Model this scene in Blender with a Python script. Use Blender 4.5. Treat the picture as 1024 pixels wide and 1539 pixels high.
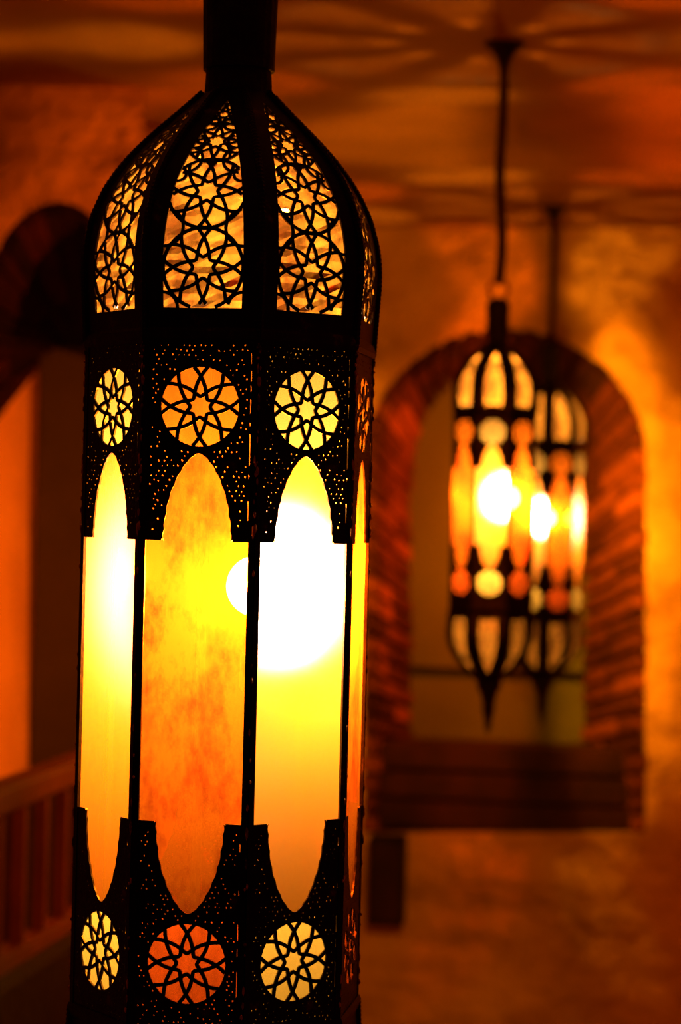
import bpy, bmesh, math, random
from mathutils import Vector, Matrix

random.seed(7)
S = bpy.context.scene
COL = S.collection
for o in list(bpy.data.objects):
    bpy.data.objects.remove(o)

# ------------------------------------------------------------------ camera, world, exposure
F_PX, ROLL, EYE = 3400.0, 0.0245, 1.75
cam_d = bpy.data.cameras.new('camera')
cam = bpy.data.objects.new('camera', cam_d)
COL.objects.link(cam)
cam_d.lens = F_PX / 1539.0 * 36.0
cam_d.sensor_width = 36.0
cam_d.clip_start = 0.05
cam_d.dof.use_dof = True
cam_d.dof.focus_distance = 1.56
cam_d.dof.aperture_fstop = 7.2
cam.matrix_world = (Matrix.Translation((0, 0, EYE)) @ Matrix.Rotation(math.pi / 2, 4, 'X')
                    @ Matrix.Rotation(ROLL, 4, 'Z'))
S.camera = cam

w = bpy.data.worlds.new('world')
S.world = w
w.use_nodes = True
w.node_tree.nodes['Background'].inputs[0].default_value = (0.01, 0.004, 0.001, 1)
w.node_tree.nodes['Background'].inputs[1].default_value = 0.0

S.view_settings.view_transform = 'Standard'
S.view_settings.look = 'None'
S.view_settings.exposure = 0.0
S.view_settings.gamma = 1.0
S.view_settings.use_curve_mapping = False
S.cycles.use_denoising = True
S.cycles.transparent_max_bounces = 48
S.cycles.max_bounces = 10
S.cycles.diffuse_bounces = 4
S.cycles.transmission_bounces = 8
S.cycles.sample_clamp_indirect = 6.0
S.cycles.caustics_reflective = False
S.cycles.caustics_refractive = False

BULB, CORE = 900.0, 29000.0     # radiance of the bulb's globe and of the glowing core inside it
BULB_COL = (1.0, 0.68, 0.38)
CEIL = EYE + 0.961


def at(px, py, d):
    """world point on the photo's pixel (px, py) at depth d"""
    dx, dy = px - 512.0, py - 769.5
    xu = dx + dy * ROLL
    h = dx * ROLL - dy
    return Vector((xu / F_PX * d, d, EYE + h / F_PX * d))


# ------------------------------------------------------------------ materials
def mat(name):
    m = bpy.data.materials.new(name)
    m.use_nodes = True
    nt = m.node_tree
    for n in list(nt.nodes):
        nt.nodes.remove(n)
    out = nt.nodes.new('ShaderNodeOutputMaterial')
    return m, nt, out


def N(nt, kind, **kw):
    n = nt.nodes.new(kind)
    for k, v in kw.items():
        if k in n.inputs:
            n.inputs[k].default_value = v
        else:
            setattr(n, k, v)
    return n


def ramp(nt, fac, stops):
    r = nt.nodes.new('ShaderNodeValToRGB')
    el = r.color_ramp.elements
    el[0].position, el[0].color = stops[0][0], (*stops[0][1], 1)
    el[1].position, el[1].color = stops[-1][0], (*stops[-1][1], 1)
    for p, c in stops[1:-1]:
        e = el.new(p)
        e.color = (*c, 1)
    nt.links.new(fac, r.inputs[0])
    return r.outputs[0]


def noisy(name, stops, scale=4.0, detail=6.0, rough=0.8, bump=0.3, bump_dist=0.02, bump_scale=None,
          metallic=0.0, stretch=(1, 1, 1), spec=0.2):
    m, nt, out = mat(name)
    tc = N(nt, 'ShaderNodeTexCoord')
    mp = N(nt, 'ShaderNodeMapping')
    mp.inputs['Scale'].default_value = stretch
    nt.links.new(tc.outputs['Object'], mp.inputs[0])
    n1 = N(nt, 'ShaderNodeTexNoise', Scale=scale, Detail=detail, Roughness=0.6)
    nt.links.new(mp.outputs[0], n1.inputs['Vector'])
    n2 = N(nt, 'ShaderNodeTexNoise', Scale=bump_scale or scale * 2, Detail=5.0)
    nt.links.new(mp.outputs[0], n2.inputs['Vector'])
    b = N(nt, 'ShaderNodeBump', Strength=bump, Distance=bump_dist)
    nt.links.new(n2.outputs['Fac'], b.inputs['Height'])
    p = N(nt, 'ShaderNodeBsdfPrincipled', Roughness=rough, Metallic=metallic)
    p.inputs['Specular IOR Level'].default_value = spec
    nt.links.new(ramp(nt, n1.outputs['Fac'], stops), p.inputs['Base Color'])
    nt.links.new(b.outputs[0], p.inputs['Normal'])
    nt.links.new(p.outputs[0], out.inputs[0])
    return m


def bricks(name, stops):
    """brick with a tone of its own for every brick"""
    m, nt, out = mat(name)
    ge = N(nt, 'ShaderNodeNewGeometry')
    tc = N(nt, 'ShaderNodeTexCoord')
    n1 = N(nt, 'ShaderNodeTexNoise', Scale=22.0, Detail=6.0)
    nt.links.new(tc.outputs['Object'], n1.inputs['Vector'])
    mx = N(nt, 'ShaderNodeMath', operation='MULTIPLY_ADD')
    mx.inputs[1].default_value = .9
    nt.links.new(n1.outputs['Fac'], mx.inputs[0])
    m2 = N(nt, 'ShaderNodeMath', operation='MULTIPLY_ADD')
    m2.inputs[1].default_value = .85
    m2.inputs[2].default_value = -.38
    nt.links.new(ge.outputs['Random Per Island'], m2.inputs[0])
    nt.links.new(m2.outputs[0], mx.inputs[2])
    n2 = N(nt, 'ShaderNodeTexNoise', Scale=45.0, Detail=5.0)
    nt.links.new(tc.outputs['Object'], n2.inputs['Vector'])
    b = N(nt, 'ShaderNodeBump', Strength=.9, Distance=.012)
    nt.links.new(n2.outputs['Fac'], b.inputs['Height'])
    p = N(nt, 'ShaderNodeBsdfPrincipled', Roughness=.9)
    p.inputs['Specular IOR Level'].default_value = .15
    nt.links.new(ramp(nt, mx.outputs[0], stops), p.inputs['Base Color'])
    nt.links.new(b.outputs[0], p.inputs['Normal'])
    nt.links.new(p.outputs[0], out.inputs[0])
    return m


M = {}
M['plaster'] = noisy('ochre_plaster', [(0.3, (.32, .22, .07)), (0.5, (.52, .37, .13)), (0.7, (.64, .48, .18))],
                     scale=3.2, bump=1.0, bump_dist=0.10, bump_scale=5.0, rough=0.9)
M['lit_jamb'] = noisy('lit_jamb_plaster', [(0.3, (.70, .52, .24)), (0.7, (.90, .72, .36))], scale=4, bump=.4, bump_dist=.03, bump_scale=6, rough=.9)  # paler plaster, lamplight on the jamb put into its colour
M['ceiling'] = noisy('smoky_ceiling_plaster', [(0.3, (.24, .14, .05)), (0.7, (.38, .23, .085))],
                     scale=2.5, bump=0.5, bump_dist=0.03, bump_scale=4.0, rough=0.9)
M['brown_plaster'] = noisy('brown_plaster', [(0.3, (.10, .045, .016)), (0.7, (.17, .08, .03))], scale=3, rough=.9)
M['floor'] = noisy('terracotta_floor', [(0.3, (.14, .05, .02)), (0.7, (.24, .09, .04))], scale=6, rough=0.7)
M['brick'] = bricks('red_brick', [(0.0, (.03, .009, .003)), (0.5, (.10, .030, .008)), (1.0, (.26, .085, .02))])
M['shaded_crown'] = bricks('shaded_crown_brick', [(0.0, (.012, .004, .002)), (0.5, (.034, .010, .004)), (1.0, (.085, .025, .008))])  # same brick darkened: shade of the niche crown put into its colour
M['shaded_hood'] = bricks('shaded_hood_brick', [(0.0, (.006, .003, .002)), (0.6, (.018, .006, .003)), (1.0, (.045, .012, .005))])  # brick of the recess hood, its shade put into the colour
M['mortar'] = noisy('dark_mortar', [(0.3, (.025, .010, .004)), (0.7, (.06, .025, .01))], scale=15, rough=0.95)
M['wood'] = noisy('red_brown_wood', [(0.35, (.075, .018, .007)), (0.65, (.13, .036, .012))], scale=5,
                  stretch=(1, 1, 1), rough=0.45, bump=0.2, bump_dist=0.003, spec=0.4)
M['dark_wood'] = noisy('dark_stained_wood', [(0.35, (.014, .005, .0025)), (0.65, (.036, .011, .005))], scale=7, rough=0.6,
                       bump=0.3, bump_dist=0.004)
M['pane'] = noisy('olive_window_pane', [(0.3, (.065, .085, .014)), (0.7, (.10, .125, .02))], scale=2, rough=0.6)
M['recess_shade'] = noisy('shaded_grey_green_back', [(0.3, (.035, .038, .012)), (0.7, (.06, .06, .02))], scale=3, rough=0.7)
M['black'] = noisy('black_painted_metal', [(0.3, (.004, .0025, .0015)), (0.7, (.010, .006, .003))], scale=20, rough=0.55)
M['iron'] = noisy('blackened_brass', [(0.35, (.008, .0045, .002)), (0.62, (.016, .009, .0035)), (0.82, (.16, .085, .024))],
                  scale=55, detail=8, rough=0.42, bump=0.5, bump_dist=0.0006, bump_scale=400, metallic=0.75)
M['brass'] = noisy('worn_brass', [(0.40, (.05, .028, .010)), (0.52, (.45, .25, .07)), (0.7, (.85, .52, .17))],
                   scale=70, detail=8, rough=0.32, bump=0.8, bump_dist=0.001, bump_scale=300, metallic=0.9)
M['cord'] = noisy('dark_twisted_cord', [(0.3, (.02, .01, .005)), (0.7, (.06, .03, .012))], scale=80, rough=0.8)


def glass_mat(name, col, transp, transl, fwd, fwd_col, dirt=0.0, glow_rough=0.42, dirt_col=None, tl_col=None):
    """stained pane: clear tint + diffusing tint + forward scatter round the lamp"""
    m, nt, out = mat(name)
    tc = N(nt, 'ShaderNodeTexCoord')
    mp = N(nt, 'ShaderNodeMapping')
    mp.inputs['Scale'].default_value = (1, 1, .55)
    nt.links.new(tc.outputs['Object'], mp.inputs[0])
    no = N(nt, 'ShaderNodeTexNoise', Scale=28.0, Detail=9.0, Roughness=0.72)
    nt.links.new(mp.outputs[0], no.inputs['Vector'])
    dc = dirt_col or tuple(c * 0.5 for c in col)
    cc = ramp(nt, no.outputs['Fac'], [(0.38, tuple(a * (1 - dirt) + b * dirt for a, b in zip(col, dc))), (0.56, col)])
    tr = N(nt, 'ShaderNodeBsdfTransparent')
    nt.links.new(cc, tr.inputs[0])
    tl = N(nt, 'ShaderNodeBsdfTranslucent')
    if tl_col:
        tl.inputs[0].default_value = (*tl_col, 1)
    else:
        nt.links.new(cc, tl.inputs[0])
    rf = N(nt, 'ShaderNodeBsdfRefraction', Roughness=glow_rough, IOR=1.45, distribution='BECKMANN')
    rf.inputs[0].default_value = (*fwd_col, 1)
    tot = transp + transl + fwd
    m1 = N(nt, 'ShaderNodeMixShader', Fac=transl / (transp + transl))
    nt.links.new(tr.outputs[0], m1.inputs[1])
    nt.links.new(tl.outputs[0], m1.inputs[2])
    m2 = N(nt, 'ShaderNodeMixShader', Fac=fwd / tot)
    nt.links.new(m1.outputs[0], m2.inputs[1])
    nt.links.new(rf.outputs[0], m2.inputs[2])
    gl = N(nt, 'ShaderNodeBsdfGlossy', Roughness=0.12)
    gl.inputs[0].default_value = (1, 1, 1, 1)
    m3 = N(nt, 'ShaderNodeMixShader', Fac=0.03)
    nt.links.new(m2.outputs[0], m3.inputs[1])
    nt.links.new(gl.outputs[0], m3.inputs[2])
    nt.links.new(m3.outputs[0], out.inputs[0])
    return m


M['yellow_glass'] = glass_mat('yellow_glass', (1.0, .38, .012), .80, .045, .03, (1.0, .80, .95), dirt=.3, glow_rough=.85, tl_col=(1, .25, .006))
M['frosted_yellow_glass'] = glass_mat('frosted_yellow_glass', (1.0, .38, .012), .62, .046, .40, (1.0, .78, .95), dirt=.3, glow_rough=.90, tl_col=(1, .32, .004))
M['yellow_rose_upper'] = glass_mat('pale_yellow_rose_glass', (1.0, .44, .03), .66, .024, .001, (1, .8, .6), dirt=.25, glow_rough=.9, tl_col=(1, .60, .10))
M['yellow_rose_lower'] = glass_mat('milky_yellow_rose_glass', (1.0, .44, .03), .58, .12, .001, (1, .8, .6), dirt=.25, glow_rough=.9, tl_col=(1, .58, .07))
M['orange_rose_upper'] = glass_mat('orange_rose_glass', (1.0, .22, .008), .66, .026, .001, (1, .3, .01), dirt=.5, glow_rough=.9)
M['orange_rose_lower'] = glass_mat('red_orange_rose_glass', (1.0, .12, .006), .60, .075, .001, (1, .2, .01), dirt=.8, glow_rough=.9)
M['orange_glass'] = glass_mat('orange_glass', (1.0, .19, .006), .90, .030, .005, (1.0, .20, .001), dirt=.85, tl_col=None, glow_rough=.95,
                              dirt_col=(.45, .045, .004))
M['pale_liner'] = glass_mat('amber_liner', (1.0, .40, .035), .68, .30, .01, (1.0, .6, .2), dirt=.9, glow_rough=.8, dirt_col=(.30, .08, .01))
M['liner'] = glass_mat('crinkled_amber_liner', (1.0, .40, .035), .80, .085, .005, (1.0, .6, .2), dirt=.9, glow_rough=.8,
                       dirt_col=(.30, .08, .01))
m, nt, out = mat('clear_glass_edge')
t_ = N(nt, 'ShaderNodeBsdfTransparent')
t_.inputs[0].default_value = (.97, .95, .9, 1)
nt.links.new(t_.outputs[0], out.inputs[0])
M['clear'] = m
m, nt, out = mat('lit_bulb_glass')
e_ = N(nt, 'ShaderNodeEmission', Strength=BULB)
e_.inputs[0].default_value = (*BULB_COL, 1)
t_ = N(nt, 'ShaderNodeBsdfTransparent')
a_ = N(nt, 'ShaderNodeAddShader')
nt.links.new(e_.outputs[0], a_.inputs[0])
nt.links.new(t_.outputs[0], a_.inputs[1])
nt.links.new(a_.outputs[0], out.inputs[0])
M['bulb'] = m
m, nt, out = mat('glowing_core')
e_ = N(nt, 'ShaderNodeEmission', Strength=CORE)
e_.inputs[0].default_value = (*BULB_COL, 1)
nt.links.new(e_.outputs[0], out.inputs[0])
M['core'] = m


# ------------------------------------------------------------------ object helpers
def obj(name, me, mt=None, parent=None, kind=None, smooth=False, label=None):
    if isinstance(me, bmesh.types.BMesh):
        bm = me
        me = bpy.data.meshes.new(name)
        bmesh.ops.recalc_face_normals(bm, faces=bm.faces[:])
        bm.to_mesh(me)
        bm.free()
    o = bpy.data.objects.new(name, me)
    COL.objects.link(o)
    if mt is not None and len(me.materials) == 0:
        me.materials.append(M[mt])
    if parent is not None:
        o.parent = parent
    if kind:
        o['kind'] = kind
    if label:
        o['label'] = label
    if smooth:
        for p in me.polygons:
            p.use_smooth = True
    return o


def thing(name, label, cat, loc, rotz=0.0, group=None):
    o = bpy.data.objects.new(name, None)
    o.empty_display_size = 0.05
    COL.objects.link(o)
    o.location = loc
    o.rotation_euler = (0, 0, rotz)
    o['label'], o['category'] = label, cat
    if group:
        o['group'] = group
    return o


def box(bm, lo, hi, mtx=None, bevel=0.0):
    r = bmesh.ops.create_cube(bm, size=1.0)
    lo, hi = Vector(lo), Vector(hi)
    for v in r['verts']:
        v.co = Vector((lo[i] + (v.co[i] + .5) * (hi[i] - lo[i]) for i in range(3)))
    if bevel:
        es = list({e for v in r['verts'] for e in v.link_edges})
        g = bmesh.ops.bevel(bm, geom=es, offset=bevel, segments=2, affect='EDGES')
        vs = {v for f in g['faces'] for v in f.verts}
    else:
        vs = set(r['verts'])
    if mtx is not None:
        # bevelled vertices: transform every vertex that belongs to this island
        seen, stack = set(), list(vs)
        while stack:
            v = stack.pop()
            if v in seen:
                continue
            seen.add(v)
            stack.extend(e.other_vert(v) for e in v.link_edges)
        for v in seen:
            v.co = mtx @ v.co


def lathe(bm, prof, seg=24, phase=0.0, cap=True):
    rings = []
    for r, z in prof:
        ring = []
        for k in range(seg):
            a = phase + 2 * math.pi * k / seg
            ring.append(bm.verts.new((r * math.sin(a), -r * math.cos(a), z)))
        rings.append(ring)
    for a, b in zip(rings, rings[1:]):
        for k in range(seg):
            bm.faces.new((a[k], a[(k + 1) % seg], b[(k + 1) % seg], b[k]))
    if cap:
        bm.faces.new(rings[0])
        bm.faces.new(rings[-1])


def tube(bm, pts, rad, seg=8, closed=False):
    pts = [Vector(p) for p in pts]
    n = len(pts)
    rings = []
    ref = Vector((0.13, 0.31, 0.94)).normalized()
    for i, p in enumerate(pts):
        if closed:
            t = pts[(i + 1) % n] - pts[i - 1]
        else:
            t = pts[min(i + 1, n - 1)] - pts[max(i - 1, 0)]
        t.normalize()
        s = t.cross(ref)
        if s.length < 1e-4:
            s = t.cross(Vector((1, 0, 0)))
        s.normalize()
        u = s.cross(t)
        rr = rad(i) if callable(rad) else rad
        rings.append([bm.verts.new(p + s * rr * math.cos(2 * math.pi * k / seg) + u * rr * math.sin(2 * math.pi * k / seg))
                      for k in range(seg)])
    for i in range(n if closed else n - 1):
        a, b = rings[i], rings[(i + 1) % n]
        for k in range(seg):
            bm.faces.new((a[k], a[(k + 1) % seg], b[(k + 1) % seg], b[k]))
    if not closed:
        bm.faces.new(rings[0])
        bm.faces.new(rings[-1])


def fill2d(outline, holes, depth):
    """flat plate with holes as a mesh in the XY plane, thickness along Z"""
    cu = bpy.data.curves.new('plate_outline', 'CURVE')
    cu.dimensions = '2D'
    cu.fill_mode = 'BOTH'
    cu.extrude = depth / 2
    for loop in [outline] + holes:
        sp = cu.splines.new('POLY')
        sp.points.add(len(loop) - 1)
        for p, (x, y) in zip(sp.points, loop):
            p.co = (x, y, 0, 1)
        sp.use_cyclic_u = True
    o = bpy.data.objects.new('plate_outline', cu)
    COL.objects.link(o)
    bpy.context.view_layer.update()
    dg = bpy.context.evaluated_depsgraph_get()
    me = bpy.data.meshes.new_from_object(o.evaluated_get(dg))
    bpy.data.objects.remove(o)
    bpy.data.curves.remove(cu)
    return me


def ribbon(bm, pts, width, thick, mp, keep=None):
    """a thin flat bar along 2D points; mp(u, v, t) places it"""
    run = []

    def flush(run):
        if len(run) < 2:
            return
        rows = []
        for i, (p, q) in enumerate(run):
            n = Vector((-q[1], q[0]))
            a, b = (p[0] + n.x * width / 2, p[1] + n.y * width / 2), (p[0] - n.x * width / 2, p[1] - n.y * width / 2)
            rows.append([bm.verts.new(mp(a[0], a[1], 0)), bm.verts.new(mp(b[0], b[1], 0)),
                         bm.verts.new(mp(b[0], b[1], thick)), bm.verts.new(mp(a[0], a[1], thick))])
        for r, s in zip(rows, rows[1:]):
            for k in range(4):
                bm.faces.new((r[k], r[(k + 1) % 4], s[(k + 1) % 4], s[k]))
        bm.faces.new(rows[0])
        bm.faces.new(rows[-1])

    for i, p in enumerate(pts):
        a, b = pts[max(i - 1, 0)], pts[min(i + 1, len(pts) - 1)]
        d = Vector((b[0] - a[0], b[1] - a[1]))
        if d.length < 1e-9:
            continue
        d.normalize()
        if keep is None or keep(*p):
            run.append((p, (d.x, d.y)))
        else:
            flush(run)
            run = []
    flush(run)


def rosette(bm, cu, cv, R, width, thick, mp, keep=None, rim=False, n=26, lift=0.0):
    for k in range(8):
        a0 = math.pi / 4 * k
        pts = []
        for i in range(n + 1):
            th = -.962 + 1.924 * i / n
            rr = min(.26 + .80 * th * th, 1.0) * R
            pts.append((cu + rr * math.sin(a0 + th), cv + rr * math.cos(a0 + th)))
        ribbon(bm, pts, width, thick, mp, keep)
    if rim:
        pts = [(cu + R * math.sin(2 * math.pi * i / 40), cv + R * math.cos(2 * math.pi * i / 40)) for i in range(41)]
        ribbon(bm, pts, width, thick, mp, keep)


# ------------------------------------------------------------------ lantern builder
# profile of the dome: (height above the dome's foot, vertex radius), big lantern's metres
DOME = [(0.000, .1065), (.012, .1070), (.034, .1085), (.059, .1100), (.083, .1065), (.108, .0977), (.132, .0815),
        (.154, .0605), (.1735, .0380), (.1855, .0260)]


def dome_at(z):
    for (z0, r0), (z1, r1) in zip(DOME, DOME[1:]):
        if z <= z1:
            t = (z - z0) / (z1 - z0)
            return r0 + (r1 - r0) * t
    return DOME[-1][1]


def dome_smooth(n=48):
    """(arc, z, r) along the profile, smoothed"""
    raw = [dome_at(.1855 * i / n) for i in range(n + 1)]
    for _ in range(10):
        raw = [raw[0]] + [(raw[i - 1] + 2 * raw[i] + raw[i + 1]) / 4 for i in range(1, n)] + [raw[-1]]
    out, s = [], 0.0
    for i, r in enumerate(raw):
        z = .1855 * i / n
        if i:
            s += math.hypot(z - out[-1][1], (r - out[-1][2]) * .924)
        out.append((s, z, r))
    return out


PROF = dome_smooth()
V0, V1 = .020, None
C8, S8 = math.cos(math.pi / 8), math.sin(math.pi / 8)


def prof(v):
    v = max(0.0, min(v, PROF[-1][0]))
    for a, b in zip(PROF, PROF[1:]):
        if v <= b[0]:
            t = (v - a[0]) / (b[0] - a[0])
            return a[1] + (b[1] - a[1]) * t, a[2] + (b[2] - a[2]) * t
    return PROF[-1][1], PROF[-1][2]


def lantern(name, label, loc, rot, kr, kz, first, detail, hang, frosted, z_top=.1185, z_bot=-.363):
    """kr / kz: width and height of this lantern against the large one; loc is its origin at lamp height"""
    root = thing(name, label, 'lantern', loc, 0.0, 'stained glass lanterns on the ceiling')
    R = .1065 * kr
    a = R * C8
    hw = R * S8
    zt, zb = z_top * kz, z_bot * kz
    mid = (zt + zb) / 2
    rose_t, rose_b = .0703 * kz, -.3147 * kz
    rr = .0276 * min(kr, kz) * (1 if detail else 1.12)
    tip_t, sh_t = .038 * kz, -.0225 * kz
    tip_b, sh_b = -.280 * kz, -.217 * kz
    th = .0012

    def arch(tip, sh, half):
        """scalloped half outline from the shoulder to the tip, as (u, z)"""
        prof_ = [(1.0, 0.0), (.985, .12), (.93, .30), (.84, .48), (.70, .64), (.52, .79), (.31, .91), (.12, .98), (0, 1.0)]
        pts = []
        for (u0, t0), (u1, t1) in zip(prof_, prof_[1:]):
            for k in range(4):
                f = k / 4
                u = u0 + (u1 - u0) * f
                t = t0 + (t1 - t0) * f
                sc = .035 * math.sin(math.pi * f) if detail else 0
                pts.append(((u + sc) * half, sh + (tip - sh) * t))
        pts.append((0, tip))
        return pts

    half = .0238 * kr
    hwp = hw - .0012

    def dots(lo, hi, rose, tip, sh):
        """little round piercings scattered over the plate, clear of the openings"""
        out = []
        if not detail:
            return out
        step = .0039
        j = 0
        z = min(lo, hi) + .0045
        while z < max(lo, hi) - .0045:
            u = -hwp + .0058 + (step / 2 if j % 2 else 0)
            while u < hwp - .0055:
                uu, zz = u + random.uniform(-.0006, .0006), z + random.uniform(-.0006, .0006)
                ok = math.hypot(uu, zz - rose) > rr + .0030
                # openings: inside the pointed arch (grown a little)
                t = (zz - sh) / (tip - sh)
                if -0.06 < t < 1.08:
                    wdt = half * (1.06 - max(t, 0) ** 2.2) + .0034
                    if abs(uu) < wdt:
                        ok = False
                dense = .52
                if ok and random.random() < dense:
                    r = random.uniform(.00038, .00072)
                    out.append([(uu + r * math.cos(2 * math.pi * q / 7 + .3), zz + r * math.sin(2 * math.pi * q / 7 + .3))
                                for q in range(7)])
                u += step
            z += step * .86
            j += 1
        return out

    def circle(cz, r, n=48):
        return [(r * math.cos(2 * math.pi * i / n), cz + r * math.sin(2 * math.pi * i / n)) for i in range(n)]

    def slots(upper):
        """open seams beside the right-hand corner strip, where lamplight leaks out"""
        out = []
        if not detail:
            return out
        spans = ([(.108, .100), (.096, .088), (.086, .081), (.076, .066), (.060, .057), (.052, .030), (.024, .021), (.006, -.008)]
                 if upper else [(-.230, -.236), (-.262, -.266), (-.285, -.297), (-.302, -.308), (-.318, -.336)])
        for z1, z0 in spans:
            u0 = hw - .0054
            out.append([(u0, z0), (u0 + random.uniform(.0004, .0009), z0 + .0006), (u0 + random.uniform(.0004, .0009), z1 - .0006), (u0, z1)])
        return out

    def plate(z_edge, rose, tip, sh):
        ar = arch(tip, sh, half)
        left = [(-u, z) for u, z in ar]
        right = [(u, z) for u, z in reversed(ar)][1:]
        notch = .0011 * (1 if tip > sh else -1)
        outl = ([(-hwp, z_edge), (-hwp, sh), (-half * 1.06, sh), (-half * 1.06, sh + notch)] + left + right +
                [(half * 1.06, sh + notch), (half * 1.06, sh), (hwp, sh), (hwp, z_edge)])
        me = fill2d(outl, [circle(rose, rr)] + dots(z_edge, sh, rose, tip, sh) + slots(tip > sh), th)
        for v in me.vertices:
            x, y, z = v.co
            v.co = (x, -a + z, y)
        me.materials.append(M['iron'])
        me.update()
        return me

    me_t = plate(zt, rose_t, tip_t, sh_t)
    me_b = plate(zb, rose_b, tip_b, sh_b)

    def flat(u, v, t):
        return (u, -a - th / 2 + t, v)

    def rose_mesh(cz):
        bm = bmesh.new()
        rosette(bm, 0, cz, rr * 1.01, .0027 * min(kr, kz) * (1 if detail else .8), th, flat)
        me = bpy.data.meshes.new('rosette_tracery')
        bm.to_mesh(me)
        bm.free()
        me.materials.append(M['iron'])
        return me

    me_rt, me_rb = rose_mesh(rose_t), rose_mesh(rose_b)

    cut_t, cut_b = (rose_t - rr + tip_t) / 2, (rose_b + rr + tip_b) / 2

    def pane_mesh(kind, z0, z1):
        bm = bmesh.new()
        y0, y1 = -a + .0012, -a + .0032
        hp = hw - .0022
        vs = [bm.verts.new(c) for c in ((-hp, y0, z0), (hp, y0, z0), (hp, y0, z1), (-hp, y0, z1),
                                        (-hp, y1, z0), (hp, y1, z0), (hp, y1, z1), (-hp, y1, z1))]
        fr = bm.faces.new((vs[0], vs[1], vs[2], vs[3]))
        for q in ((4, 7, 6, 5), (0, 4, 5, 1), (1, 5, 6, 2), (2, 6, 7, 3), (3, 7, 4, 0)):
            f = bm.faces.new([vs[i] for i in q])
            f.material_index = 1
        me = bpy.data.meshes.new('glass_pane')
        bm.to_mesh(me)
        bm.free()
        me.materials.append(M[kind])
        me.materials.append(M['clear'])
        return me

    panes = {k: pane_mesh(k, cut_b, cut_t) for k in ('yellow_glass', 'orange_glass', 'frosted_yellow_glass')}
    roses = {c: (pane_mesh(c + '_rose_upper', cut_t + .0001, zt - .003), pane_mesh(c + '_rose_lower', zb + .003, cut_b - .0001))
             for c in ('yellow', 'orange')}

    # corner strips: folded strip with solder beads
    bm = bmesh.new()
    sw = .0044 * kr
    for sgn in (-1, 1):
        m3 = Matrix.Translation((0, -R, 0)) @ Matrix.Rotation(sgn * math.pi / 8, 4, 'Z')
        box(bm, (0 if sgn > 0 else -sw, -.0011, zb), (sw if sgn > 0 else 0, .0013, zt), m3)
    n_strip = len(bm.faces)
    me_strip = bpy.data.meshes.new('corner_strip')
    if detail:
        for _ in range(46):
            z = random.uniform(zb, zt)
            if random.random() < .35:
                z = random.uniform(sh_t, zt)
            s = random.uniform(.0005, .0013)
            r_ = bmesh.ops.create_icosphere(bm, subdivisions=1, radius=s,
                                            matrix=Matrix.Translation((random.uniform(-.0016, .0010), -R - .001, z))
                                            @ Matrix.Diagonal((1, 1, random.uniform(1.0, 4.5), 1)))
    bm.faces.ensure_lookup_table()
    for f in bm.faces[n_strip:]:
        f.material_index = 1
    bm.to_mesh(me_strip)
    bm.free()
    me_strip.materials.append(M['iron'])
    me_strip.materials.append(M['brass'])

    # dome pieces
    rib = (.0134 if detail else .021) * kr
    vtop = PROF[-1][0]

    def dmap(u, v, t, flip=False):
        z, r = prof(v)
        z2, r2 = prof(v + .002)
        z1, r1 = prof(v - .002)
        nz, nr = -(r2 - r1) * C8, (z2 - z1)
        L = math.hypot(nz, nr) or 1
        rad = r * C8 * kr + t * nr / L
        zz = z * kz + t * nz / L
        return (u, -rad, (zb - zz) if flip else (zt + zz))

    def win(v):
        z, r = prof(v)
        if v < V0 or v > vtop * .93:
            return 0.0
        return max(0.0, r * S8 * kr - rib)

    def frame_mesh(flip):
        bm = bmesh.new()
        n = 60
        T = .0016
        rows = []
        for i in range(n + 1):
            v = vtop * i / n
            rows.append(v)
        rows = sorted(set(rows + [V0, V0 - 1e-5]))
        last = None
        for v in rows:
            z, r = prof(v)
            wo, wi = r * S8 * kr, win(v)
            cur = [[bm.verts.new(dmap(s * wo, v, t, flip)) for t in (0, -T)] +
                   [bm.verts.new(dmap(s * wi, v, t, flip)) for t in (0, -T)] for s in (-1, 1)]
            if last:
                for p, q in zip(last, cur):
                    bm.faces.new((p[0], p[2], q[2], q[0]))
                    bm.faces.new((p[1], q[1], q[3], p[3]))
                    bm.faces.new((p[2], p[3], q[3], q[2]))
                    bm.faces.new((p[0], q[0], q[1], p[1]))
            last = cur
        bmesh.ops.remove_doubles(bm, verts=bm.verts[:], dist=1e-6)
        bmesh.ops.recalc_face_normals(bm, faces=bm.faces[:])
        me = bpy.data.meshes.new('dome_panel')
        bm.to_mesh(me)
        bm.free()
        me.materials.append(M['iron'])
        return me

    def filigree_mesh(flip):
        bm = bmesh.new()
        sc = min(kr, kz)
        wd = .0026 * sc
        T = .0011

        def mp(u, v, t):
            return dmap(u, v, t - .0014, flip)

        def keep(u, v):
            return V0 - .0005 < v < vtop * .93 and abs(u) <= win(v) + .0008

        if detail:
            r1 = .0284 * kr
            v = V0 + r1 - .0006
            rosette(bm, 0, v, r1, wd, T, mp, keep, rim=True)
            v2 = v + 2 * r1 - .0012
            rosette(bm, 0, v2, r1 * .98, wd, T, mp, keep, rim=True)
            v3 = v2 + 1.62 * r1
            rosette(bm, 0, v3, r1 * .74, wd * .9, T, mp, keep, rim=True)
            v4 = v3 + 1.1 * r1
            rosette(bm, 0, v4, r1 * .48, wd * .85, T, mp, keep, rim=True)
            # small linking arcs in the corners
            for cv, cr in ((V0, .011), (v + r1, .0135), (v2 + r1 * .98, .0125), (v3 + r1 * .72, .008), (v2 + .5 * r1, .006),
                           (v3, .007)):
                for s in (-1, 1):
                    cu = s * (win(max(cv, V0 + .001)) + .001)
                    pts = [(cu + cr * math.sin(2 * math.pi * i / 28), cv + cr * math.cos(2 * math.pi * i / 28)) for i in range(29)]
                    ribbon(bm, pts, wd * .9, T, mp, keep)
        else:
            r1 = .0284 * kr
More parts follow.
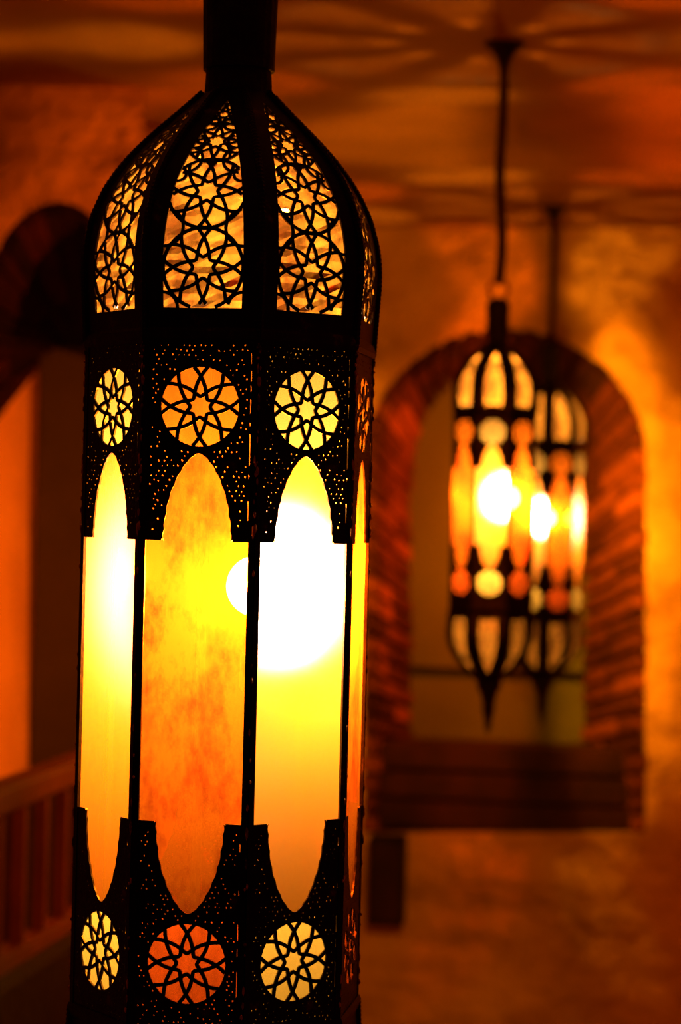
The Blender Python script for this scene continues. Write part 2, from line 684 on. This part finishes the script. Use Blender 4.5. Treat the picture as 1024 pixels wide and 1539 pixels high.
            v = V0 + r1
            for cv, rad in ((v, r1), (v + 1.9 * r1, r1 * .96), (v + 3.4 * r1, r1 * .66)):
                rosette(bm, 0, cv, rad, wd, T, mp, keep, rim=True, n=12)
        me = bpy.data.meshes.new('filigree')
        bm.to_mesh(me)
        bm.free()
        me.materials.append(M['iron'])
        return me

    def liner_mesh(flip):
        bm = bmesh.new()
        n, k = 40, 8
        rows = []
        for i in range(n + 1):
            v = V0 - .004 + (vtop * .955 - V0 + .004) * i / n
            z, r = prof(v)
            wo = max(r * S8 * kr - .004, .001)
            row = []
            for j in range(k + 1):
                cr = random.uniform(-.0011, .0011) if detail else 0
                row.append(bm.verts.new(dmap(-wo + 2 * wo * j / k, v, -.0042 + cr, flip)))
            rows.append(row)
        for p, q in zip(rows, rows[1:]):
            for j in range(k):
                bm.faces.new((p[j], p[j + 1], q[j + 1], q[j]))
        me = bpy.data.meshes.new('dome_liner')
        bm.to_mesh(me)
        bm.free()
        me.materials.append(M['liner' if detail else 'pale_liner'])
        return me

    def rib_mesh(flip):
        bm = bmesh.new()
        pts = []
        n = 130 if detail else 40
        for i in range(n + 1):
            z, r = prof(vtop * i / n)
            pts.append((0, -r * kr - .0004, (zb - z * kz) if flip else (zt + z * kz)))
        tube(bm, pts, lambda i: (.0024 + (.0005 if i % 2 else 0)) * kr, 6)
        me = bpy.data.meshes.new('dome_rib')
        bm.to_mesh(me)
        bm.free()
        me.materials.append(M['iron'])
        return me

    dome = {}
    for flip in (False, True):
        dome[flip] = (frame_mesh(flip), filigree_mesh(flip), liner_mesh(flip), rib_mesh(flip))

    for k in range(8):
        ang = rot + k * math.pi / 4
        kind = ('yellow_glass', 'orange_glass')[(k + first) % 2]

        colour = kind.split('_')[0]
        if kind == 'yellow_glass' and k == frosted:
            kind = 'frosted_yellow_glass'

        def put(nm, me, par=None, lab=None, extra=0.0):
            o = obj(nm, me, None, par or root, label=lab)
            o.rotation_euler = (0, 0, ang + extra) if par is None else (0, 0, 0)
            return o
        put('glass_pane', panes[kind], None, 'orange glass pane' if kind[0] == 'o' else 'yellow glass pane')
        p = put('pierced_plate', me_t)
        put('rosette_tracery', me_rt, p)
        put('rose_glass', roses[colour][0], p, colour + ' glass behind the rosette')
        p = put('pierced_plate', me_b)
        put('rosette_tracery', me_rb, p)
        put('rose_glass', roses[colour][1], p, colour + ' glass behind the rosette')
        put('corner_strip', me_strip, None, None, math.pi / 8)
        for flip in (False, True):
            fm, gm, lm, rm = dome[flip]
            p = put('dome_panel', fm)
            put('filigree', gm, p)
            put('dome_liner', lm, p, 'crinkled amber liner')
            put('dome_rib', rm, None, None, math.pi / 8)

    # moulded rings where the domes meet the body
    ph = rot + math.pi / 8
    for zc, sg in ((zt, 1), (zb, -1)):
        bm = bmesh.new()
        lathe(bm, [(R * .97, zc - sg * .004), (R * 1.015, zc - sg * .0045), (R * 1.03, zc - sg * .001), (R * 1.015, zc + sg * .0045),
                   (R * 1.0, zc + sg * .007), (R * .97, zc + sg * .007), (R * .97, zc - sg * .004)], 8, ph, cap=False)
        obj('moulded_ring', bm, 'iron', root)

    # neck
    zt_d = zt + .1855 * kz
    bm = bmesh.new()
    lathe(bm, [(.0245 * kr, zt_d - .006), (.0248 * kr, zt_d + .002), (.0240 * kr, zt_d + .017 * kz), (.0262 * kr, zt_d + .0175 * kz),
               (.0275 * kr, zt_d + .07 * kz), (.0285 * kr, zt_d + .10 * kz), (.022 * kr, zt_d + .112 * kz), (.006, zt_d + .118 * kz)], 24)
    obj('neck', bm, 'black', root)
    z = zt_d + .118 * kz
    top = CEIL - loc[2]
    rl = .020
    bm = bmesh.new()
    zr = z + rl * .8
    tube(bm, [(rl * math.sin(2 * math.pi * i / 28), 0, zr + rl * math.cos(2 * math.pi * i / 28)) for i in range(28)], .0042, 8, True)
    if hang != 'rod':
        obj('hanging_ring', bm, 'brass', root)
    else:
        bm.free()
    bm = bmesh.new()
    if hang == 'rope':
        n = 160
        z0 = zr + rl - .006
        for q in range(3):
            pts = []
            for i in range(n + 1):
                t = i / n
                aa = 2 * math.pi * (t * 16 + q / 3)
                wob = .006 * math.sin(t * 9.0) * (1 - t)
                pts.append((wob + .0048 * math.cos(aa), .0048 * math.sin(aa), z0 + (top - .02 - z0) * t))
            tube(bm, pts, .0062, 6)
        obj('hanging_rope', bm, 'cord', root)
    elif hang == 'rod':
        tube(bm, [(0, 0, z - .01), (0, 0, top - .01)], .009, 12)
        obj('hanging_rod', bm, 'iron', root)
    else:
        tube(bm, [(0, 0, zr + rl - .006), (0, 0, top - .01)], .006, 10)
        obj('hanging_rod', bm, 'iron', root)
    bm = bmesh.new()
    lathe(bm, [(.042, top), (.040, top - .006), (.028, top - .014), (.016, top - .030), (.010, top - .05)], 24)
    obj('ceiling_canopy', bm, 'black', root)

    # finial below
    zbd = zb - .1855 * kz
    bm = bmesh.new()
    fr = kr * (1.0 if detail else 1.35)
    fz = kz * (1.0 if detail else 1.45)
    lathe(bm, [(.027 * kr, zbd + .004), (.024 * fr, zbd - .006 * fz), (.015 * fr, zbd - .022 * fz), (.011 * fr, zbd - .04 * fz),
               (.0125 * fr, zbd - .046 * fz), (.009 * fr, zbd - .06 * fz), (.0055, zbd - .085 * fz), (.002, zbd - .092 * fz)], 20)
    obj('finial', bm, 'black', root)
    return root, (zt_d, zt, zb)


def bulb(root, off, rad, z_foot):
    bm = bmesh.new()
    bmesh.ops.create_uvsphere(bm, u_segments=24, v_segments=14, radius=rad)
    b = obj('light_bulb', bm, 'bulb', root, smooth=True)
    b.location = off
    bm = bmesh.new()
    bmesh.ops.create_icosphere(bm, subdivisions=2, radius=.008)
    obj('filament', bm, 'core', b)
    bm = bmesh.new()
    lathe(bm, [(.008, off[2] - rad * .9), (.0095, off[2] - rad - .004), (.0095, off[2] - rad - .026), (.011, off[2] - rad - .028),
               (.011, off[2] - rad - .052), (.006, off[2] - rad - .058)], 20)
    s = obj('bulb_socket', bm, 'black', root)
    s.location = (off[0], off[1], 0)
    bm = bmesh.new()
    z0 = off[2] - rad - .056
    tube(bm, [(off[0] * (1 - t), off[1] * (1 - t), z0 + (z_foot - z0) * t) for t in (0, .3, .6, .85, 1)], .0028, 8)
    obj('bulb_stem', bm, 'brass', root)


# ------------------------------------------------------------------ room shell
def slab(name, lo, hi, mt):
    bm = bmesh.new()
    box(bm, lo, hi)
    o = obj(name, bm, mt, kind='structure')
    return o


slab('floor', (-2.4, -1.8, -.1), (2.0, 9.4, 0), 'floor')
slab('ceiling', (-2.4, -1.8, CEIL), (2.0, 9.4, CEIL + .1), 'ceiling')
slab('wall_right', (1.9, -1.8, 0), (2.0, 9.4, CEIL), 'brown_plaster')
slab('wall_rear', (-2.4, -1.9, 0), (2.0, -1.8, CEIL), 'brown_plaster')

# back wall: plane through (0, WD) turned by PSI; local x along the wall, z up, y into the wall
WD, PSI = 7.60, math.radians(7.0)
WM = Matrix.Translation((0, WD, 0)) @ Matrix.Rotation(-PSI, 4, 'Z')


def on_wall(px, py, depth=0.0):
    """local (x, z) of the wall where the pixel's ray meets the plane `depth` behind its face"""
    d = at(px, py, 1.0) - Vector((0, 0, EYE))
    o = Vector((0, 0, EYE))
    n = Vector((math.sin(PSI), math.cos(PSI), 0))
    p0 = Vector((0, WD, 0)) + n * depth
    t = (p0 - o).dot(n) / d.dot(n)
    q = WM.inverted() @ (o + d * t)
    return q.x, q.z


def arch_curve(cx, hwl, hwr, top, spring, bottom, n=26, power=2.0, cxr=None):
    """pixel outline, from the left foot over the crown to the right foot"""
    pts = [(cx - hwl, bottom), (cx - hwl, (bottom + spring) / 2)]
    for i in range(n + 1):
        t = math.pi * (1 - i / n)
        c, s = math.cos(t), math.sin(t)
        u = abs(c) ** (2 / power) * (1 if c > 0 else -1)
        v = abs(s) ** (2 / power)
        pts.append((cx + (hwl if u < 0 else hwr) * u, spring + (top - spring) * v))
    pts += [(cx + hwr, (bottom + spring) / 2), (cx + hwr, bottom)]
    return pts


def resample(pts, step):
    out = [Vector(pts[0])]
    for a, b in zip(pts, pts[1:]):
        a, b = Vector(a), Vector(b)
        L = (b - a).length
        k = max(1, int(L / step + .5))
        for i in range(1, k + 1):
            out.append(a + (b - a) * i / k)
    return out


DEPTH = .30
outer_px = arch_curve(759, 212, 211, 497, 690, 1252)
inner_px = arch_curve(750, 142, 137, 540, 725, 1252)
outer = [on_wall(x, y) for x, y in outer_px]
inner = [on_wall(x, y, DEPTH) for x, y in inner_px]

xl, xr = -2.6, 2.2
me = fill2d([(xl, 0), (xr, 0), (xr, CEIL), (xl, CEIL)], [outer], .02)
for v in me.vertices:
    x, y, z = v.co
    v.co = (x, z + .01, y)
me.materials.append(M['plaster'])
wb = obj('wall_back', me, None, kind='structure')
wb.matrix_world = WM

# mortar lining of the splayed niche
bm = bmesh.new()
ra = [bm.verts.new((x, .012, z)) for x, z in outer]
rb = [bm.verts.new((x, DEPTH, z)) for x, z in inner]
for i in range(len(ra) - 1):
    bm.faces.new((ra[i], ra[i + 1], rb[i + 1], rb[i]))
bm.faces.new((ra[0], rb[0], rb[-1], ra[-1]))
o = obj('trim_1', bm, 'mortar', kind='structure')
o.matrix_world = WM

# brick courses of the niche: every brick a little solid, all one lining
def courses(front, back, y0, y1, nseg, thick=.02, jit=.012, gap=.10, ncol=2, crown=99.0):
    def along(pts, n):
        L = [0]
        for a, b in zip(pts, pts[1:]):
            L.append(L[-1] + math.hypot(b[0] - a[0], b[1] - a[1]))
        out = []
        for i in range(n + 1):
            s = L[-1] * i / n
            for k in range(len(pts) - 1):
                if s <= L[k + 1] + 1e-9:
                    t = (s - L[k]) / max(L[k + 1] - L[k], 1e-9)
                    out.append(Vector((pts[k][0] + (pts[k + 1][0] - pts[k][0]) * t, pts[k][1] + (pts[k + 1][1] - pts[k][1]) * t)))
                    break
        return out
    bm = bmesh.new()
    # same parameter on both curves: walk by index so that the splay stays radial
    fa, fb = along(front, nseg), along(back, nseg)
    cen = Vector((sum(p.x for p in fa) / len(fa), sum(p.y for p in fa) / len(fa)))
    for i in range(nseg):
        split = (0, random.choice((.38, .5, .62)), 1) if ncol == 2 else (0, 1)
        for c0, c1 in zip(split, split[1:]):
            g = gap / 2
            pts = []
            tin = thick * random.uniform(.7, 1.15)
            s0, s1 = i + g, i + 1 - g
            for s in (s0, s1):
                k = min(int(s), nseg - 1)
                f = s - k
                pa, pb = fa[k].lerp(fa[k + 1], f), fb[k].lerp(fb[k + 1], f)
                for c in (c0 + .015, c1 - .015):
                    p = pa.lerp(pb, c)
                    y = y0 + (y1 - y0) * c
                    if c0 == 0 and c < .1:
                        y -= random.uniform(.0, .006)
                    pts.append((p, y))
            tan = fa[i + 1] - fa[i]
            nin = Vector((-tan.y, tan.x))
            nin.normalize()
            if nin.dot(cen - fa[i]) < 0:
                nin = -nin
            out_j = random.uniform(0, jit) if c0 == 0 else 0
            vs = []
            for k, (p, y) in enumerate(pts):
                q = p + nin * tin
                vs.append(bm.verts.new((q.x, y, q.y)))
            for k, (p, y) in enumerate(pts):
                q = p - nin * (out_j if y < y0 + .08 else 0)
                vs.append(bm.verts.new((q.x, y, q.y)))
            for q in ((0, 1, 3, 2), (4, 6, 7, 5), (0, 4, 5, 1), (2, 3, 7, 6), (0, 2, 6, 4), (1, 5, 7, 3)):
                f = bm.faces.new([vs[k] for k in q])
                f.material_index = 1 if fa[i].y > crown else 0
    return bm


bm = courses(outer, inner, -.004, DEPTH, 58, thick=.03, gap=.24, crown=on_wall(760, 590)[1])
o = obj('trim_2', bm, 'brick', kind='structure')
o.data.materials.append(M['shaded_crown'])
o.matrix_world = WM

# pane at the back of the niche
x0, z0 = on_wall(560, 1260, DEPTH)
x1, z1 = on_wall(940, 540, DEPTH)
bm = bmesh.new()
box(bm, (x0 - .1, DEPTH, z0 - .05), (x1 + .1, DEPTH + .03, z1 + .1))
win_ = obj('window_1', bm, 'pane', kind='structure')
win_.matrix_world = WM
bm = bmesh.new()
a_, b_ = on_wall(604, 1001, DEPTH - .03), on_wall(884, 1016, DEPTH - .03)
box(bm, (a_[0], DEPTH - .03, b_[1] - .005), (b_[0], DEPTH + .001, a_[1]), None, .003)
obj('window_bar', bm, 'black', win_, kind='structure')

# timbers stacked in the foot of the niche
tim = [(1118, 1152, .05, 'heavy timber sill topmost of the stack in the niche foot'),
       (1160, 1200, .036, 'heavy timber in the middle of the stack in the niche foot'),
       (1208, 1250, .024, 'heavy timber lowest of the stack in the niche foot')]
zlow = on_wall(760, 1252, .0)[1]
htot = on_wall(760, 1118, .05)[1] - zlow
for i, (ya, yb, dep, lab) in enumerate(reversed(tim)):
    bm = bmesh.new()
    xa, xb = on_wall(556, 1180, .05)[0] - .0, on_wall(962, 1180, .05)[0]
    hgt = htot / 3
    za = zlow + hgt * i + .0005
    box(bm, (xa + .03, dep, za), (xb - .022, DEPTH - .035 - .004 * i, za + hgt - .007 - .001), None, .008)
    o = obj('timber_beam', bm, 'dark_wood')
    o.matrix_world = WM
    o['label'], o['category'], o['group'] = lab, 'beam', 'timbers in the niche foot'
    o['kind'] = 'thing'

# dark box on the wall under the niche
bx0, bz0 = on_wall(556, 1382)
bx1, bz1 = on_wall(613, 1254)
t = thing('wall_box', 'small dark box fixed to the rough wall below the brick niche', 'box',
          WM @ Vector(((bx0 + bx1) / 2, 0, bz0)), -PSI)
hw_, hh_ = (bx1 - bx0) / 2, bz1 - bz0
bm = bmesh.new()
box(bm, (-hw_, -.10, 0), (hw_, .004, hh_), None, .003)
obj('body', bm, 'black', t)
bm = bmesh.new()
box(bm, (-hw_ + .012, -.108, .015), (hw_ - .012, -.099, hh_ - .015), None, .003)
obj('front_panel', bm, 'dark_wood', t)

# left wall with its arched recess (sloping brick hood)
LD, LF = 5.2, 5.75
near_px = [(-40, 1539), (-40, 1100), (-40, 660)]
for i in range(1, 27):
    t = math.pi * (1 - i / 26)
    c, s = math.cos(t), math.sin(t)
    cxp, hwl, hwr = 88, 128, 100
    near_px.append((cxp + (hwl if c < 0 else hwr) * c, (660 if c < 0 else 560) + (303 - (660 if c < 0 else 560)) * abs(s) ** .62))
near_px += [(188, 1100), (188, 1539)]
near_px = [p for p in near_px]
far_px = [(45, 1539), (45, 1100), (45, 552)]
for i in range(1, 27):
    t = math.pi * (1 - i / 26)
    c, s = math.cos(t), math.sin(t)
    far_px.append((115 + 70 * c, 552 + (520 - 552) * s))
far_px += [(185, 1100), (185, 1539)]


def lw(px, py, d):
    p = at(px, py, d)
    return p.x, p.z


near = [lw(x, y, LD) for x, y in near_px]
far = [lw(x, y, LF) for x, y in far_px]
near[0] = (near[0][0], 0.0)
near[-1] = (near[-1][0], 0.0)
far[0] = (near_f := far[0][0], 0.0)
far[-1] = (far[-1][0], 0.0)
xe = lw(212, 300, LD)[0]
outl = [(-2.4, 0), near[0]] + near[1:-2] + [(xe, near[-3][1]), (xe, CEIL), (-2.4, CEIL)]
me = fill2d(outl, [], .04)
for v in me.vertices:
    x, y, z = v.co
    v.co = (x, LD + .02 + z, y)
me.materials.append(M['plaster'])
obj('wall_left', me, None, kind='structure')
nr, fr_ = lw(-40, 1205, LD), lw(45, 1170, LF)
for nm, quad, mt in (('trim_3', [(nr, LD + .01), (near[2], LD + .01), (far[2], LF), (fr_, LF)], 'lit_jamb'),
                     ('trim_6', [((nr[0], 0), LD + .01), (nr, LD + .01), (fr_, LF), ((fr_[0], 0), LF)], 'dark_wood')):  # wood tone here stands for the shade on the lower jamb
    bm = bmesh.new()      # jamb: lamplight painted into the upper tone, shade into the lower
    bm.faces.new([bm.verts.new((p[0], y, p[1])) for p, y in quad])
    obj(nm, bm, mt, kind='structure')
arch_n, arch_f = near[2:-2], far[2:-2]
bm = bmesh.new()
ra = [bm.verts.new((x, LD + .012, z)) for x, z in arch_n]
rb = [bm.verts.new((x, LF, z)) for x, z in arch_f]
for i in range(len(ra) - 1):
    bm.faces.new((ra[i], ra[i + 1], rb[i + 1], rb[i]))
obj('trim_4', bm, 'mortar', kind='structure')
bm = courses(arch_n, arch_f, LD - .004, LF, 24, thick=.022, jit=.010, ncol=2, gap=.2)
obj('trim_5', bm, 'shaded_hood', kind='structure')
slab('wall_recess', (-2.4, LF, 0), (xe + .1, LF + .05, CEIL), 'plaster')
bm = bmesh.new()
dx0, dx1 = far[1][0] + .004, far[-2][0]
box(bm, (dx0, LF - .03, 0), (dx1, LF - .001, far[16][1] - .005), None, .004)
obj('recess_shade_1', bm, 'recess_shade', kind='structure')  # dark sheet added to stand for the shade at the recess back
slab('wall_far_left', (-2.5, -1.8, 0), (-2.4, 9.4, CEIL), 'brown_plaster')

# low parapet and balustrade at the head of the stair
A, B = at(0, 1178, 3.66), at(118, 1133, 4.12)
dirv = (B - A)
dirv.z = 0
Lab = dirv.length
dirv.normalize()
ztop = (A.z + B.z) / 2
st, en = -.55, Lab + .42
ang = math.atan2(dirv.y, dirv.x)
zbase = EYE - .76
t = thing('stair_balustrade', 'red-brown wooden balustrade with square balusters before the arched recess', 'balustrade',
          (A.x, A.y, zbase), ang)
bm = bmesh.new()
hh = ztop - zbase
box(bm, (st, -.028, hh - .045), (en, .028, hh), None, .007)
obj('handrail', bm, 'wood', t)
bm = bmesh.new()
box(bm, (st, -.022, 0), (en, .022, .03), None, .004)
obj('bottom_rail', bm, 'wood', t)
k = 0
s = st + .04
while s < en - .03:
    bm = bmesh.new()
    box(bm, (s - .011, -.011, .029), (s + .011, .011, hh - .044), None, .002)
    obj('baluster', bm, 'wood', t)
    s += .125
bm = bmesh.new()
box(bm, (en - .005, -.035, 0), (en + .06, .035, hh + .05), None, .006)
obj('newel_post', bm, 'wood', t)
bm = bmesh.new()
mt_ = Matrix.Translation((A.x, A.y, 0)) @ Matrix.Rotation(ang, 4, 'Z')
box(bm, (st, -.06, 0), (en + .08, .06, zbase), mt_)
obj('wall_parapet', bm, 'black', kind='structure')

# ------------------------------------------------------------------ lanterns
r1, zz = lantern('pendant_lantern', 'large sharp octagonal lantern with yellow and orange panes nearest the camera',
                 (-.0825, 1.66, EYE), math.radians(-54.5), 1.0, 1.0, 0, True, 'plain', 2)
bulb(r1, (.0225, 0, -.056), .0225, zz[2] - .17)

c2 = at(742, 752, 4.6)
r2, zz = lantern('pendant_lantern', 'blurred lantern hung on a twisted rope and ring, before the left of the niche',
                 (c2.x, c2.y, EYE + .112), math.radians(-52), .84, .785, 1, False, 'rope', 1, z_bot=-.388)
bulb(r2, (.028, 0, -.075), .0215, zz[2] - .13)

c3 = at(822, 770, 7.0)
r3, zz = lantern('pendant_lantern', 'farthest lantern on a thin straight rod, half hidden behind the roped one',
                 (c3.x, c3.y, EYE + .088), math.radians(-28), 1.08, 1.08, 0, False, 'rod', 0)
bulb(r3, (0, 0, -.09), .0225, zz[2] - .18)
